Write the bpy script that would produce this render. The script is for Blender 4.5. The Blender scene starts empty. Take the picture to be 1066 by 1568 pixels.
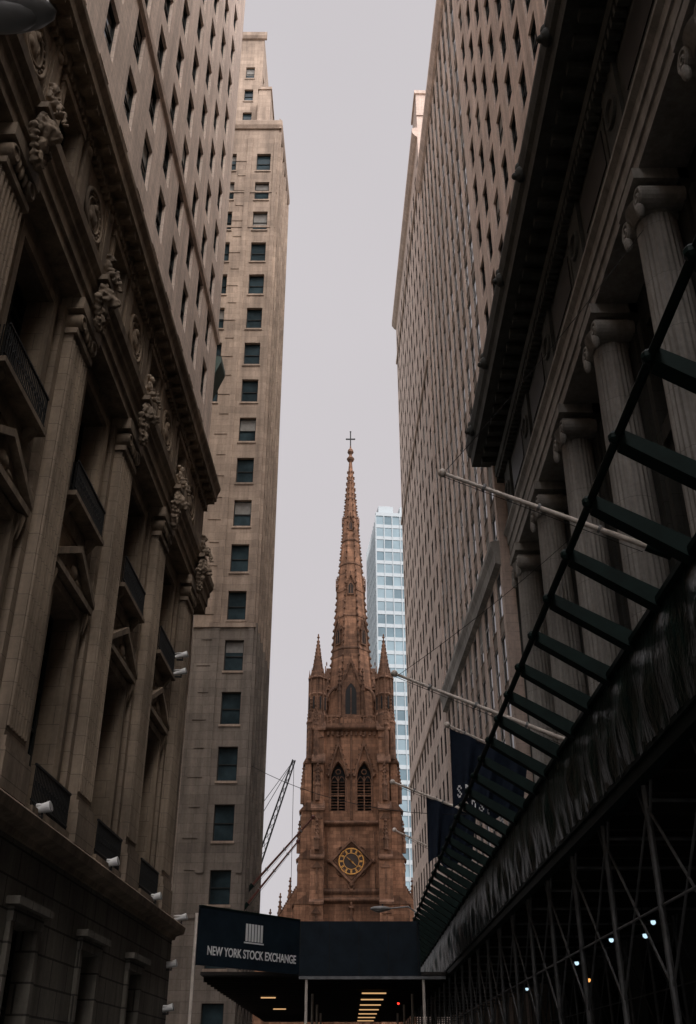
import bpy, math, random
from mathutils import Vector, Matrix
random.seed(7)
scene=bpy.context.scene
R=math.radians

# ------------------------------------------------------------------ materials
def newmat(name):
    m=bpy.data.materials.new(name); m.use_nodes=True
    nt=m.node_tree; return m,nt,nt.nodes['Principled BSDF']
def mixn(nt,bt,fac,a,b):
    n=nt.nodes.new('ShaderNodeMix'); n.data_type='RGBA'; n.blend_type=bt
    def setv(sock,v):
        if hasattr(v,'is_linked') : nt.links.new(v,sock)
        elif isinstance(v,(tuple,list)): sock.default_value=(v[0],v[1],v[2],1)
        else: sock.default_value=v
    setv(n.inputs[0],fac); setv(n.inputs[6],a); setv(n.inputs[7],b)
    return n.outputs[2]
def math2(nt,op,a,b):
    n=nt.nodes.new('ShaderNodeMath'); n.operation=op
    for i,v in enumerate((a,b)):
        if hasattr(v,'is_linked'): nt.links.new(v,n.inputs[i])
        else: n.inputs[i].default_value=v
    return n.outputs[0]
def maprange(nt,v,a,b,c,d):
    n=nt.nodes.new('ShaderNodeMapRange'); nt.links.new(v,n.inputs[0])
    for i,x in enumerate((a,b,c,d)): n.inputs[i+1].default_value=x
    return n.outputs[0]
def noise(nt,vec,scale,detail=5,rough=.6):
    n=nt.nodes.new('ShaderNodeTexNoise'); n.inputs['Scale'].default_value=scale
    n.inputs['Detail'].default_value=detail; n.inputs['Roughness'].default_value=rough
    nt.links.new(vec,n.inputs['Vector']); return n.outputs[0]
def sc(c,k): return tuple(min(1,x*k) for x in c)
def stone(name,c,bw=1.2,bh=.55,mort=.012,var=.1,rough=.85,stain=.4,bump=.35,mdark=.5,streak=.35,bdist=.03):
    m,nt,bs=newmat(name); L=nt.links
    g=nt.nodes.new('ShaderNodeNewGeometry')
    sp=nt.nodes.new('ShaderNodeSeparateXYZ'); L.new(g.outputs['Position'],sp.inputs[0])
    xy=math2(nt,'ADD',sp.outputs[0],sp.outputs[1])
    cb=nt.nodes.new('ShaderNodeCombineXYZ'); L.new(xy,cb.inputs[0]); L.new(sp.outputs[2],cb.inputs[1])
    br=nt.nodes.new('ShaderNodeTexBrick'); L.new(cb.outputs[0],br.inputs['Vector'])
    br.inputs['Scale'].default_value=1; br.inputs['Brick Width'].default_value=bw; br.inputs['Row Height'].default_value=bh
    br.inputs['Mortar Size'].default_value=mort; br.inputs['Mortar Smooth'].default_value=.2
    br.inputs['Color1'].default_value=(*sc(c,1+var),1); br.inputs['Color2'].default_value=(*sc(c,1-var),1)
    br.inputs['Mortar'].default_value=(*sc(c,mdark),1)
    n1=maprange(nt,noise(nt,g.outputs['Position'],.23,7,.65),.3,.7,1-stain,1+stain*.35)
    mp=nt.nodes.new('ShaderNodeMapping'); mp.inputs['Scale'].default_value=(1.6,1.6,.1)
    L.new(g.outputs['Position'],mp.inputs[0])
    n2=maprange(nt,noise(nt,mp.outputs[0],1.0,6,.7),.35,.65,1-streak,1.05)
    n3=maprange(nt,noise(nt,g.outputs['Position'],6,6,.7),.3,.7,.86,1.1)
    k=math2(nt,'MULTIPLY',math2(nt,'MULTIPLY',n1,n2),n3)
    cc=nt.nodes.new('ShaderNodeCombineColor')
    for i in range(3): L.new(k,cc.inputs[i])
    col=mixn(nt,'MULTIPLY',1.0,br.outputs[0],cc.outputs[0])
    L.new(col,bs.inputs['Base Color']); bs.inputs['Roughness'].default_value=rough
    bs.inputs['Specular IOR Level'].default_value=.25
    h=math2(nt,'SUBTRACT',math2(nt,'MULTIPLY',noise(nt,g.outputs['Position'],9,6,.7),.35),math2(nt,'MULTIPLY',br.outputs[1],.8))
    bp=nt.nodes.new('ShaderNodeBump'); bp.inputs['Strength'].default_value=bump; bp.inputs['Distance'].default_value=bdist
    L.new(h,bp.inputs['Height']); L.new(bp.outputs[0],bs.inputs['Normal'])
    return m
def plain(name,c,rough=.6,metal=0,var=.15,nscale=4,bump=.0,spec=.4,bdist=.02,aniso=(1,1,1)):
    m,nt,bs=newmat(name); L=nt.links
    g=nt.nodes.new('ShaderNodeNewGeometry')
    mp=nt.nodes.new('ShaderNodeMapping'); mp.inputs['Scale'].default_value=aniso; L.new(g.outputs['Position'],mp.inputs[0])
    n=noise(nt,mp.outputs[0],nscale,5,.6)
    k=maprange(nt,n,.3,.7,1-var,1+var)
    cc=nt.nodes.new('ShaderNodeCombineColor')
    for i in range(3): L.new(k,cc.inputs[i])
    L.new(mixn(nt,'MULTIPLY',1.0,c,cc.outputs[0]),bs.inputs['Base Color'])
    bs.inputs['Roughness'].default_value=rough; bs.inputs['Metallic'].default_value=metal
    bs.inputs['Specular IOR Level'].default_value=spec
    if bump:
        bp=nt.nodes.new('ShaderNodeBump'); bp.inputs['Strength'].default_value=bump; bp.inputs['Distance'].default_value=bdist
        L.new(n,bp.inputs['Height']); L.new(bp.outputs[0],bs.inputs['Normal'])
    return m
def glow(name,c,s):
    m,nt,bs=newmat(name); bs.inputs['Base Color'].default_value=(.1,.1,.1,1)
    bs.inputs['Emission Color'].default_value=(*c,1); bs.inputs['Emission Strength'].default_value=s
    return m
M=dict(
 exch=stone('exchange_limestone',(.36,.285,.21),1.5,.6,.01,.06,stain=.5),
 exch_carved=stone('exchange_carved_stone',(.34,.265,.19),30,30,0,.0,stain=.55,streak=.5),
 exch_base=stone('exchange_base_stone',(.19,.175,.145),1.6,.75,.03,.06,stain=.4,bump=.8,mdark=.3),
 exch_tower=stone('exchange_tower_stone',(.78,.64,.54),1.1,.45,.008,.05,stain=.22,streak=.25),
 lime=stone('tower_limestone',(.48,.375,.29),1.6,.62,.008,.12,stain=.35),
 lime_low=stone('tower_limestone_shaded',(.28,.24,.20),1.6,.62,.01,.14,stain=.4),  # darkened tower limestone: street shade put into the colour of the lower storeys
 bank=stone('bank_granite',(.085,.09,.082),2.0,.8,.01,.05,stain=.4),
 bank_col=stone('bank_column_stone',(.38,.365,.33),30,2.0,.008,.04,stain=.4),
 bank_tower=stone('bank_tower_stone',(.72,.58,.49),1.2,.5,.006,.05,stain=.25,streak=.35),
 grid_stone=stone('far_tower_stone',(.70,.57,.485),1.2,.5,.006,.05,stain=.2,streak=.25),
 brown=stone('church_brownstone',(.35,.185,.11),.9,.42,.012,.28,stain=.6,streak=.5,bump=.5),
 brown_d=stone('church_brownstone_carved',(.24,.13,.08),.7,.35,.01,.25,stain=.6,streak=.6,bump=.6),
 copper=plain('green_copper',(.05,.09,.075),.6),
 glass=plain('window_glass',(.010,.014,.016),.08,0,.3,.6,.04,.3),
 glass2=plain('window_glass_pale',(.035,.05,.058),.06,0,.4,.6,.05,.5),
 glass3=plain('tower_window_glass',(.030,.050,.058),.15,0,.6,.5,.0,.12),
 frame=plain('window_frame_paint',(.42,.42,.40),.5),
 dframe=plain('dark_window_frame',(.035,.038,.036),.5,spec=.1),
 blind=plain('window_blind',(.26,.255,.235),.8,spec=.1),
 iron=plain('black_iron',(.012,.013,.013),.55,spec=.2),
 shedgreen=plain('shed_green_tarpaulin',(.006,.024,.020),.3,0,.6,1.6,1.0,.4,.2,aniso=(1,1.4,.55)),
 shedbeam=plain('shed_beam_paint',(.007,.017,.014),.6,0,.3,3,spec=.12),
 galv=plain('galvanised_pipe',(.18,.185,.185),.5,.5,.4,3,spec=.3),
 wood=plain('deck_planks',(.03,.026,.022),.8),
 navy=plain('navy_panel',(.011,.019,.027),.6,0,.3,1.5,spec=.15),
 white=plain('white_paint',(.8,.8,.78),.5,0,.05),
 pole=plain('flagpole_white_paint',(.74,.66,.57),.4,0,.2),
 redpole=plain('flagpole_brown_paint',(.16,.06,.045),.4,0,.2),
 brass=plain('gilded_metal',(.80,.42,.11),.4,.3,.2),
 dial=plain('clock_dial',(.035,.022,.016),.6),
 lampgrey=plain('lamp_housing',(.25,.25,.24),.4,0,.1),
 flagc=plain('flag_cloth',(.012,.018,.030),.8,0,.2,spec=.1),
 skyg=plain('skyscraper_glass',(.20,.275,.31),.3,0,.25,.08,0,.2),
 skyg_d=plain('skyscraper_glass_dark',(.12,.18,.21),.3,0,.3,.1,0,.2),
 skyw=plain('skyscraper_mullion',(.37,.42,.44),.5,0,.1),
 asphalt=plain('asphalt',(.05,.05,.05),.9,0,.25,3,.4),
 walk=stone('sidewalk_concrete',(.25,.245,.235),1.5,1.5,.01,.05),
 paint=plain('road_paint',(.75,.74,.7),.7,0,.1),
 earth=plain('ground_soil',(.10,.10,.085),.95,0,.3,.3),
 warm=glow('warm_strip_light',(1,.58,.26),.7),
 cool=glow('cool_lamp',(.6,.85,1),1.1),
 orange=glow('orange_lamp',(1,.45,.12),1.4),
 red=glow('red_lamp',(1,.05,.03),2),
)

# ------------------------------------------------------------------ builder
class B:
    def __init__(s,name,zmap=None):
        s.name=name; s.p={}; s.zmap=zmap; s.frame((0,0),(1,0),(0,-1))
    def frame(s,o,d,n):
        l=math.hypot(*d); s.o=o; s.d=(d[0]/l,d[1]/l); l=math.hypot(*n); s.n=(n[0]/l,n[1]/l); return s
    def W(s,p):
        z=s.zmap(p[2]) if s.zmap else p[2]
        return (s.o[0]+p[0]*s.d[0]+p[1]*s.n[0], s.o[1]+p[0]*s.d[1]+p[1]*s.n[1], z)
    def add(s,part,vs,fs):
        V,F=s.p.setdefault(part,([],[])); k=len(V)
        V.extend(s.W(v) for v in vs); F.extend(tuple(i+k for i in f) for f in fs)
    def q(s,part,*pts): s.add(part,pts,[tuple(range(len(pts)))])
    def box(s,part,s0,s1,n0,n1,z0,z1):
        vs=[(a,b,c) for c in (z0,z1) for b in (n0,n1) for a in (s0,s1)]
        s.add(part,vs,[(0,1,3,2),(4,6,7,5),(0,4,5,1),(2,3,7,6),(0,2,6,4),(1,5,7,3)])
    def prof(s,part,pts,s0,s1):
        k=len(pts); vs=[(s0,a,b) for a,b in pts]+[(s1,a,b) for a,b in pts]
        s.add(part,vs,[(i,(i+1)%k,(i+1)%k+k,i+k) for i in range(k)]+[tuple(range(k)),tuple(range(2*k-1,k-1,-1))])
    def extr(s,part,pts,n0,n1):
        k=len(pts); vs=[(a,n0,b) for a,b in pts]+[(a,n1,b) for a,b in pts]
        s.add(part,vs,[(i,(i+1)%k,(i+1)%k+k,i+k) for i in range(k)]+[tuple(range(k)),tuple(range(2*k-1,k-1,-1))])
    def lathe(s,part,c,zr,seg=16,flute=0,rot=0):
        vs=[];fs=[]
        for z,r in zr:
            for i in range(seg):
                a=rot+2*math.pi*i/seg; rr=r*(1-flute*(i%2)); vs.append((c[0]+rr*math.cos(a),c[1]+rr*math.sin(a),z))
        for j in range(len(zr)-1):
            for i in range(seg):
                a=j*seg+i;b=j*seg+(i+1)%seg; fs.append((a,b,b+seg,a+seg))
        fs.append(tuple(range(seg))); fs.append(tuple(range((len(zr)-1)*seg,len(zr)*seg)))
        s.add(part,vs,fs)
    def tube(s,part,p0,p1,r,seg=8,r1=None):
        r1=r if r1 is None else r1
        a=Vector(p0);b=Vector(p1);d=(b-a).normalized()
        u=d.orthogonal().normalized(); w=d.cross(u); vs=[]
        for c,rr in ((a,r),(b,r1)):
            for i in range(seg):
                t=2*math.pi*i/seg; v=c+rr*(math.cos(t)*u+math.sin(t)*w); vs.append(tuple(v))
        s.add(part,vs,[(i,(i+1)%seg,(i+1)%seg+seg,i+seg) for i in range(seg)]+[tuple(range(seg)),tuple(range(seg,2*seg))])
    def ell(s,part,c,r,seg=10,ring=7):
        vs=[(c[0],c[1],c[2]-r[2])];fs=[]
        for j in range(1,ring):
            ph=-math.pi/2+math.pi*j/ring
            for i in range(seg):
                t=2*math.pi*i/seg; vs.append((c[0]+r[0]*math.cos(ph)*math.cos(t),c[1]+r[1]*math.cos(ph)*math.sin(t),c[2]+r[2]*math.sin(ph)))
        vs.append((c[0],c[1],c[2]+r[2])); top=len(vs)-1
        for i in range(seg):
            fs.append((0,1+(i+1)%seg,1+i)); fs.append((top,top-seg+i,top-seg+(i+1)%seg))
        for j in range(ring-2):
            for i in range(seg):
                a=1+j*seg+i;b=1+j*seg+(i+1)%seg; fs.append((a,b,b+seg,a+seg))
        s.add(part,vs,fs)
    def ring(s,part,c,R0,r,plane='sz',seg=24,ts=6):
        vs=[];fs=[]
        for i in range(seg):
            a=2*math.pi*i/seg
            for j in range(ts):
                t=2*math.pi*j/ts; rr=R0+r*math.cos(t); h=r*math.sin(t)
                if plane=='sz': vs.append((c[0]+rr*math.cos(a),c[1]+h,c[2]+rr*math.sin(a)))
                else: vs.append((c[0]+rr*math.cos(a),c[1]+rr*math.sin(a),c[2]+h))
        for i in range(seg):
            for j in range(ts):
                fs.append((i*ts+j,((i+1)%seg)*ts+j,((i+1)%seg)*ts+(j+1)%ts,i*ts+(j+1)%ts))
        s.add(part,vs,fs)
    def finish(s,mats,smooth=(),single=False,remesh={}):
        parent=None
        if not single:
            parent=bpy.data.objects.new(s.name,None); scene.collection.objects.link(parent)
        obs=[]
        for part,(V,F) in s.p.items():
            me=bpy.data.meshes.new(part); me.from_pydata(V,[],F); me.materials.append(M[mats[part]]); me.update()
            if part in smooth: me.polygons.foreach_set('use_smooth',[True]*len(F))
            o=bpy.data.objects.new(s.name if single else part,me); scene.collection.objects.link(o)
            if parent: o.parent=parent
            if part in remesh:
                md=o.modifiers.new('r','REMESH'); md.mode='VOXEL'; md.voxel_size=remesh[part]; md.use_smooth_shade=True
                tx=bpy.data.textures.new('carve','CLOUDS'); tx.noise_scale=.16
                md=o.modifiers.new('d','DISPLACE'); md.texture=tx; md.strength=.16; md.texture_coords='GLOBAL'; md.mid_level=.5
            obs.append(o)
        return parent or obs[0]

def window(b,sa,sb,za,zb,n,d,rev='walls',mull=0,rails=1,frame='window_frames',sill=True,fw=.06,blind=.3,g2=.2):
    y=n-d
    b.q(rev,(sa,n,za),(sa,y,za),(sa,y,zb),(sa,n,zb)); b.q(rev,(sb,n,za),(sb,n,zb),(sb,y,zb),(sb,y,za))
    b.q(rev,(sa,n,zb),(sa,y,zb),(sb,y,zb),(sb,n,zb)); b.q(rev,(sa,n,za),(sb,n,za),(sb,y,za),(sa,y,za))
    g='glass_pale' if random.random()<g2 else 'window_glass'
    t=random.uniform(-.012,.012)
    b.q(g,(sa,y+t,za),(sb,y-t,za),(sb,y-t,zb),(sa,y+t,zb))
    f0=y+.015; f1=y+min(.09,d*.5)
    b.box(frame,sa,sa+fw,f0,f1,za,zb); b.box(frame,sb-fw,sb,f0,f1,za,zb)
    b.box(frame,sa+fw,sb-fw,f0,f1-.003,za,za+fw); b.box(frame,sa+fw,sb-fw,f0,f1-.003,zb-fw,zb)
    for i in range(mull):
        c=sa+(sb-sa)*(i+1)/(mull+1); b.box(frame,c-fw/2,c+fw/2,f0,f1-.006,za+fw,zb-fw)
    for i in range(rails):
        c=za+(zb-za)*(i+1)/(rails+1); b.box(frame,sa+fw,sb-fw,f0,f1-.01,c-fw/2,c+fw/2)
    if random.random()<blind:
        k=random.uniform(.2,.75); b.q('window_blinds',(sa+fw,y+.025,zb-(zb-za)*k),(sb-fw,y+.025,zb-(zb-za)*k),(sb-fw,y+.025,zb-fw),(sa+fw,y+.025,zb-fw))
    if sill: b.box('trim',sa-.08,sb+.08,n-.05,n+.09,za-.16,za-.003)
def grid(b,s0,s1,z0,z1,cols,rows,n=0,d=.35,wall='walls',sprec=0,spart=None,**k):
    """wall with real openings; cols,rows lists of (a,b)"""
    prev=s0
    for a,c in cols:
        b.q(wall,(prev,n,z0),(a,n,z0),(a,n,z1),(prev,n,z1)); prev=c
        zp=z0
        for ra,rb in list(rows)+[(z1,None)]:
            if ra>zp:
                m=n-sprec
                b.q(spart or wall,(a,m,zp),(c,m,zp),(c,m,ra),(a,m,ra))
                if sprec:
                    b.q(wall,(a,n,zp),(a,m,zp),(a,m,ra),(a,n,ra)); b.q(wall,(c,n,zp),(c,m,zp),(c,m,ra),(c,n,ra))
                    b.q(spart or wall,(a,m,zp),(c,m,zp),(c,n-d,zp),(a,n-d,zp)); 
            if rb is None: break
            window(b,a,c,ra,rb,n,d,rev=wall,**k); zp=rb
    b.q(wall,(prev,n,z0),(s1,n,z0),(s1,n,z1),(prev,n,z1))
def even(s0,s1,bay,w):
    k=int((s1-s0)/bay+1e-6); m=(s1-s0-k*bay)/2
    return [(s0+m+i*bay+(bay-w)/2,s0+m+i*bay+(bay+w)/2) for i in range(k)]
WM=dict(window_frames='frame',window_glass='glass',glass_pale='glass2',window_blinds='blind')

# ------------------------------------------------------------------ ground & street
def sheet(name,x0,x1,y0,y1,z,mat,th=0):
    b=B(name); b.frame((0,0),(1,0),(0,1))
    if th: b.box('m',x0,x1,y0,y1,z-th,z)
    else: b.q('m',(x0,y0,z),(x1,y0,z),(x1,y1,z),(x0,y1,z))
    return b.finish({'m':mat},single=True)
sheet('ground',-2500,2500,-1500,4000,-.02,'earth')
sheet('road',-4.6,3.6,-90,112,0,'asphalt')
sheet('cross_road',-300,300,106,120,.004,'asphalt')
sheet('sidewalk',-12,-4.6,-90,105,.14,'walk',.15)
sheet('sidewalk',3.6,12,-90,105,.14,'walk',.15)
b=B('road_marking'); b.frame((0,0),(1,0),(0,1))
for i in range(8): b.q('m',(-4+i*.95,101,.008),(-3.5+i*.95,101,.008),(-3.5+i*.95,104,.008),(-4+i*.95,104,.008))
b.finish({'m':'paint'},single=True)

# buildings of the same street behind the viewpoint
for (o,d,n,s0,s1,H) in (((-10.2,0),(.0324,1),(1,-.0324),-80,-9,72),((9.6,0),(-.03,1),(-1,-.03),-80,-9.3,80)):
    b=B('office_building'); b.frame(o,d,n)
    grid(b,s0,s1,0,H,even(s0,s1,4.2,1.8),[(2+4*i,4.6+4*i) for i in range(int(H/4)-1)],n=0,d=.4,rails=1,sill=False,blind=.2)
    b.prof('trim',[(0,H-1.5),(.3,H-1.3),(.9,H-.6),(.9,H),(0,H+.3)],s0,s1)
    b.box('core',s0+.1,s1-.1,-20,-1,0,H)
    b.q('walls',(s0,0,0),(s0,-20,0),(s0,-20,H),(s0,0,H)); b.q('walls',(s1,0,0),(s1,-20,0),(s1,-20,H),(s1,0,H)); 
    b.finish(dict(walls='lime',trim='lime',core='lime',**WM))

# ------------------------------------------------------------------ left: exchange building
b=B('exchange_building'); b.frame((-9.6,0),(.0324,1),(1,-.0324))
S0,S1=-8,47.8
PC=[18+6.5*k for k in range(-4,5)]
b.box('core',S0+.2,S1-.3,-26,-1.2,0,29.8)
b.q('walls',(S1,0,0),(S1,-26,0),(S1,-26,30),(S1,0,30)); b.q('walls',(S0,0,0),(S0,-26,0),(S0,-26,30),(S0,0,30))
b.q('walls',(S0,0,30.3),(S1,0,30.3),(S1,-26,30.3),(S0,-26,30.3))
bays=[(PC[i],PC[i+1]) for i in range(len(PC)-1)]
cen=[(a+c)/2 for a,c in bays]
# base
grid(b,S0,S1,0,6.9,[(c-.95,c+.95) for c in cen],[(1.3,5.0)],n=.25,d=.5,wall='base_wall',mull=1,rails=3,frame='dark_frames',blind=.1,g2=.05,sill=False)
for c in cen:
    b.box('base_wall',c-1.25,c+1.25,.25,.42,5.003,5.35); b.box('base_wall',c-1.45,c+1.45,.25,.6,5.36,5.55)
    b.box('base_wall',c-1.22,c-.96,.25,.38,1.0,5.0); b.box('base_wall',c+.96,c+1.22,.25,.38,1.0,5.0)
b.prof('trim',[(-.1,6.9),(.35,6.9),(.4,7.05),(.75,7.15),(.8,7.4),(.7,7.5),(-.1,7.55)],S0,S1+.1)
# main order wall
grid(b,S0,S1,7.5,22.6,[(c-1.35,c+1.35) for c in cen],[(8.1,14.2),(17.3,21.6)],n=0,d=.75,mull=2,rails=4,frame='dark_frames',blind=.12,g2=.08,sill=False,fw=.09)
for c in cen:
    for za,zb in ((8.1,14.2),(17.3,21.6)):
        b.box('trim',c-1.62,c-1.36,.0,.16,za,zb+.3); b.box('trim',c+1.36,c+1.62,.0,.16,za,zb+.3); b.box('trim',c-1.358,c+1.358,.0,.14,zb+.003,zb+.3)
        b.box('trim',c-1.8,c-1.64,.0,.09,za,zb+.1); b.box('trim',c+1.64,c+1.8,.0,.09,za,zb+.1)
    # pediment
    b.box('trim',c-1.95,c+1.95,0,.34,14.6,14.8)
    b.extr('trim',[(c-1.95,14.81),(c+1.95,14.81),(c,15.85)],0,.16)
    for sg in (-1,1):
        b.extr('trim',[(c+sg*2.02,14.82),(c+sg*2.02,15.03),(c,16.12),(c,15.88)],0,.38)
        b.prof('carvings',[(.1,13.8),(.18,13.9),(.3,14.5),(0.1,14.55)],c+sg*1.72-.11,c+sg*1.72+.11)
    b.ell('carvings',(c,.2,15.2),(.35,.08,.22)); b.ell('carvings',(c-.5,.18,15.05),(.3,.06,.1)); b.ell('carvings',(c+.5,.18,15.05),(.3,.06,.1))
    b.box('trim',c-1.3,c+1.3,0,.07,16.35,16.75)
    # balconies
    for z,pr in ((7.55,.6),(17.0,.46)):
        b.box('trim',c-1.7,c+1.7,0,pr+.04,z,z+.16)
        for i in range(27):
            x=c-1.6+i*3.2/26; b.box('railings',x-.014,x+.014,pr-.07,pr-.04,z+.16,z+1.2)
        b.box('railings',c-1.65,c+1.65,pr-.085,pr-.025,z+1.2,z+1.26); b.box('railings',c-1.65,c+1.65,pr-.08,pr-.03,z+.3,z+.34)
        for i in range(13): b.ring('railings',(c-1.5+i*.25,pr-.055,z+.75),.1,.012,'sz',8,4)
        for sg in (-1,1):
            for i in range(4): b.box('railings',c+sg*1.64-.014,c+sg*1.64+.014,.04+i*.1,.07+i*.1,z+.16,z+1.2)
            if z>10: b.prof('trim',[(.02,z-.5),(.1,z-.45),(.36,z-.1),(.36,z-.003),(.02,z-.003)],c+sg*1.3-.12,c+sg*1.3+.12)
# pilasters, fluted
for c in PC:
    b.box('pilasters',c-1.0,c+1.0,0,.66,7.55,8.5); b.box('pilasters',c-.92,c+.92,.0,.6,8.5,8.8)
    b.box('pilasters',c-.78,c+.78,0,.48,8.8,21.3)
    for i in range(7):
        x=c-.66+i*.22; b.lathe('pilasters',(x,.475),[(9.1,.072),(21.1,.068)],8)
    b.box('pilasters',c-.86,c+.86,0,.6,21.3,21.5)
    for sg in (-1,1):
        b.tube('carvings',(c+sg*.62,.1,21.85),(c+sg*.62,.66,21.85),.27,14)
        b.ring('carvings',(c+sg*.62,.66,21.85),.2,.05,'sz',14)
    for i in range(5): b.ell('carvings',(c-.5+i*.25,.6,21.85),(.11,.09,.26))
    b.box('pilasters',c-.98,c+.98,0,.72,22.15,22.58)
    for sg in (-1,1):
        b.box('pilasters',min(c+sg*.8,c+sg*1.12),max(c+sg*.8,c+sg*1.12),0,.2,8.95,22.2)
# entablature
b.prof('trim',[(-.1,22.6),(.6,22.6),(.6,23.0),(.68,23.04),(.68,23.5),(.78,23.6),(.78,23.8),(.92,24.0),(.95,24.3),(.4,24.42),(-.1,24.45)],S0,S1+.05)
grid(b,S0,S1,24.45,29.0,[(c-.85,c+.85) for c in cen],[(25.6,28.3)],n=.1,d=.5,mull=1,rails=1,frame='dark_frames',blind=.1,sill=False)
for c in cen:
    for o in (-1.75,1.75):
        b.box('trim',c+o-.28,c+o+.28,.1,.22,24.6,28.9); b.ell('carvings',(c+o,.22,28.5),(.2,.1,.2))
    b.box('trim',c-1.1,c-.86,.1,.22,25.5,28.5); b.box('trim',c+.86,c+1.1,.1,.22,25.5,28.5)
    b.box('trim',c-1.15,c+1.15,.1,.27,28.31,28.6)
for c in PC:
    b.ring('carvings',(c,.14,27.1),.9,.09); b.ring('carvings',(c,.14,27.1),.62,.045)
    b.ell('carvings',(c,.1,27.05),(.36,.12,.45)); b.ell('carvings',(c,.16,27.4),(.15,.12,.18)); b.ell('carvings',(c-.2,.12,26.9),(.18,.1,.22)); b.ell('carvings',(c+.22,.12,27.1),(.12,.1,.25))
    for k in range(20):
        a=k*math.pi/10; b.ell('carvings',(c+.76*math.cos(a),.13,27.1+.76*math.sin(a)),(.08,.06,.08),6,5)
    b.box('trim',c-1.25,c-1.08,.1,.18,24.6,28.9); b.box('trim',c+1.08,c+1.25,.1,.18,24.6,28.9)
# sculptures
P='lion_sculptures'
for c in PC:
    def E(s,n,z,r,sg=6): b.ell(P,(c+s*.88,(n-.75)*.85+.92,23.6+(z-23.6)*.9),tuple(q*.84 for q in r),10,7)
    b.box('trim',c-.45,c+.45,.5,1.15,23.82,24.02)
    E(0,.95,23.3,(.4,.34,.42)); E(0,1.22,23.15,(.2,.22,.18)); E(0,1.34,23.02,(.11,.1,.08)); E(0,1.26,22.93,(.12,.12,.05))
    for k in range(11):
        a=-.6+k*(math.pi+1.2)/10; E(.43*math.cos(a),.82,23.35+.43*math.sin(a),(.12,.13,.16))
        E(.33*math.cos(a),.95,23.35+.33*math.sin(a),(.08,.12,.1))
    for sg in (-1,1):
        E(sg*.17,1.17,23.42,(.07,.08,.06)); E(sg*.33,.95,23.66,(.09,.07,.11))
        for k in range(6): E(sg*(.58-.09*k),.75,23.0-.19*k,(.13,.15,.13)); E(sg*(.62-.08*k),.85,22.93-.19*k,(.06,.07,.07))
        E(sg*.2,1.05,24.3,(.11,.28,.12)); E(sg*.22,1.26,24.1,(.085,.085,.24)); E(sg*.22,1.33,23.86,(.07,.13,.05))
        E(sg*.3,.86,24.72,(.075,.09,.24)); E(sg*.24,1.05,24.5,(.065,.2,.065)); E(sg*.09,1.2,24.5,(.06,.06,.06))
    E(0,.78,24.62,(.25,.2,.40)); E(0,.85,25.18,(.155,.165,.19)); E(0,1.01,25.15,(.035,.05,.045)); E(0,.84,24.98,(.09,.09,.14))
    for k in range(7): E(.15*math.cos(k*.9),.78+.06*math.sin(k*.9),25.3,(.08,.08,.08))
    E(0,.8,22.75,(.26,.24,.3)); E(0,.8,22.3,(.16,.18,.3)); E(0,.8,21.95,(.09,.1,.14))
# cornice
x=S0+.2
while x<S1:
    b.box('trim',x,x+.16,.1,.3,28.72,28.98); x+=.32
x=S0+.3
while x<S1:
    b.box('trim',x,x+.28,.15,.66,29.2,29.42); x+=.8
b.prof('cornice',[(-.2,28.99),(.2,28.99),(.26,29.2),(.3,29.42),(.74,29.43),(.76,29.8),(.9,30.1),(.92,30.28),(.3,30.4),(-.2,30.4)],S0,S1+.12)
b.box('cornice',S0,S1,.0,.3,30.4,31.0)
# upper tower
T0,T1=2,49.6
cols=even(T0,T1,3.2,1.35); rows=[(31.9+3.7*i,34.45+3.7*i) for i in range(18)]
grid(b,T0,T1,30.3,99,cols,rows,n=-.3,d=.24,wall='tower_walls',mull=0,rails=1,blind=.08,g2=.05,frame='dark_frames',sill=False)
b.q('tower_walls',(T1,-.3,0),(T1,-22,0),(T1,-22,99),(T1,-.3,99)); b.q('tower_walls',(T0,-.3,30),(T0,-22,30),(T0,-22,99),(T0,-.3,99)); b.q('tower_walls',(T0,-.3,99),(T1,-.3,99),(T1,-22,99),(T0,-22,99))
b.box('core',T0+.3,T1-.3,-21,-1.3,30.5,98)
b.prof('tower_walls',[(-.3,42.0),(-.16,42.05),(-.12,42.4),(-.3,42.45)],T0,T1+.1)
b.prof('copper_cornice',[(-.9,38.0),(-.1,40.2),(.05,40.6),(.05,41.0),(-.9,41.2)],49.6,51.2)
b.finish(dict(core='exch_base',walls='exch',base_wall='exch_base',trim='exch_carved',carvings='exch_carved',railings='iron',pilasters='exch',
 lion_sculptures='exch_carved',cornice='exch_carved',tower_walls='exch_tower',copper_cornice='copper',dark_frames='dframe',**WM),
 smooth=('carvings','lion_sculptures'),remesh={'lion_sculptures':.035})

# floodlights on the ledge
def floodlight(x,y,z,ang=0):
    b=B('floodlight'); b.frame((x,y),(.0324,1),(1,-.0324))
    b.box('bracket',-.05,.05,-.05,.25,z,z+.06); b.tube('bracket',(0,.22,z),(0,.22,z+.2),.03)
    b.tube('housing',(0,.0,z+.2),(0,.42,z+.30),.10,14,.15); b.tube('housing',(0,-.12,z+.16),(0,0,z+.2),.07,12,.10)
    b.tube('lens',(0,.42,z+.30),(0,.44,z+.306),.14,14)
    b.ell('housing',(0,.1,z+.31),(.13,.28,.06))
    b.finish(dict(bracket='iron',housing='white',lens='lampgrey'),smooth=('housing',))
for y in (26.6,34.2,41.4,47.2):
    floodlight(-9.6+.0324*y+.5,y,7.5)
floodlight(-9.6+.0324*40.8+.62,42.2,17.9); floodlight(-9.6+.0324*40.8+.62,42.2,17.1)
for y,z in ((47.0,5.6),(47.0,3.9)):
    floodlight(-9.6+.0324*y+.25,y,z)

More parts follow.
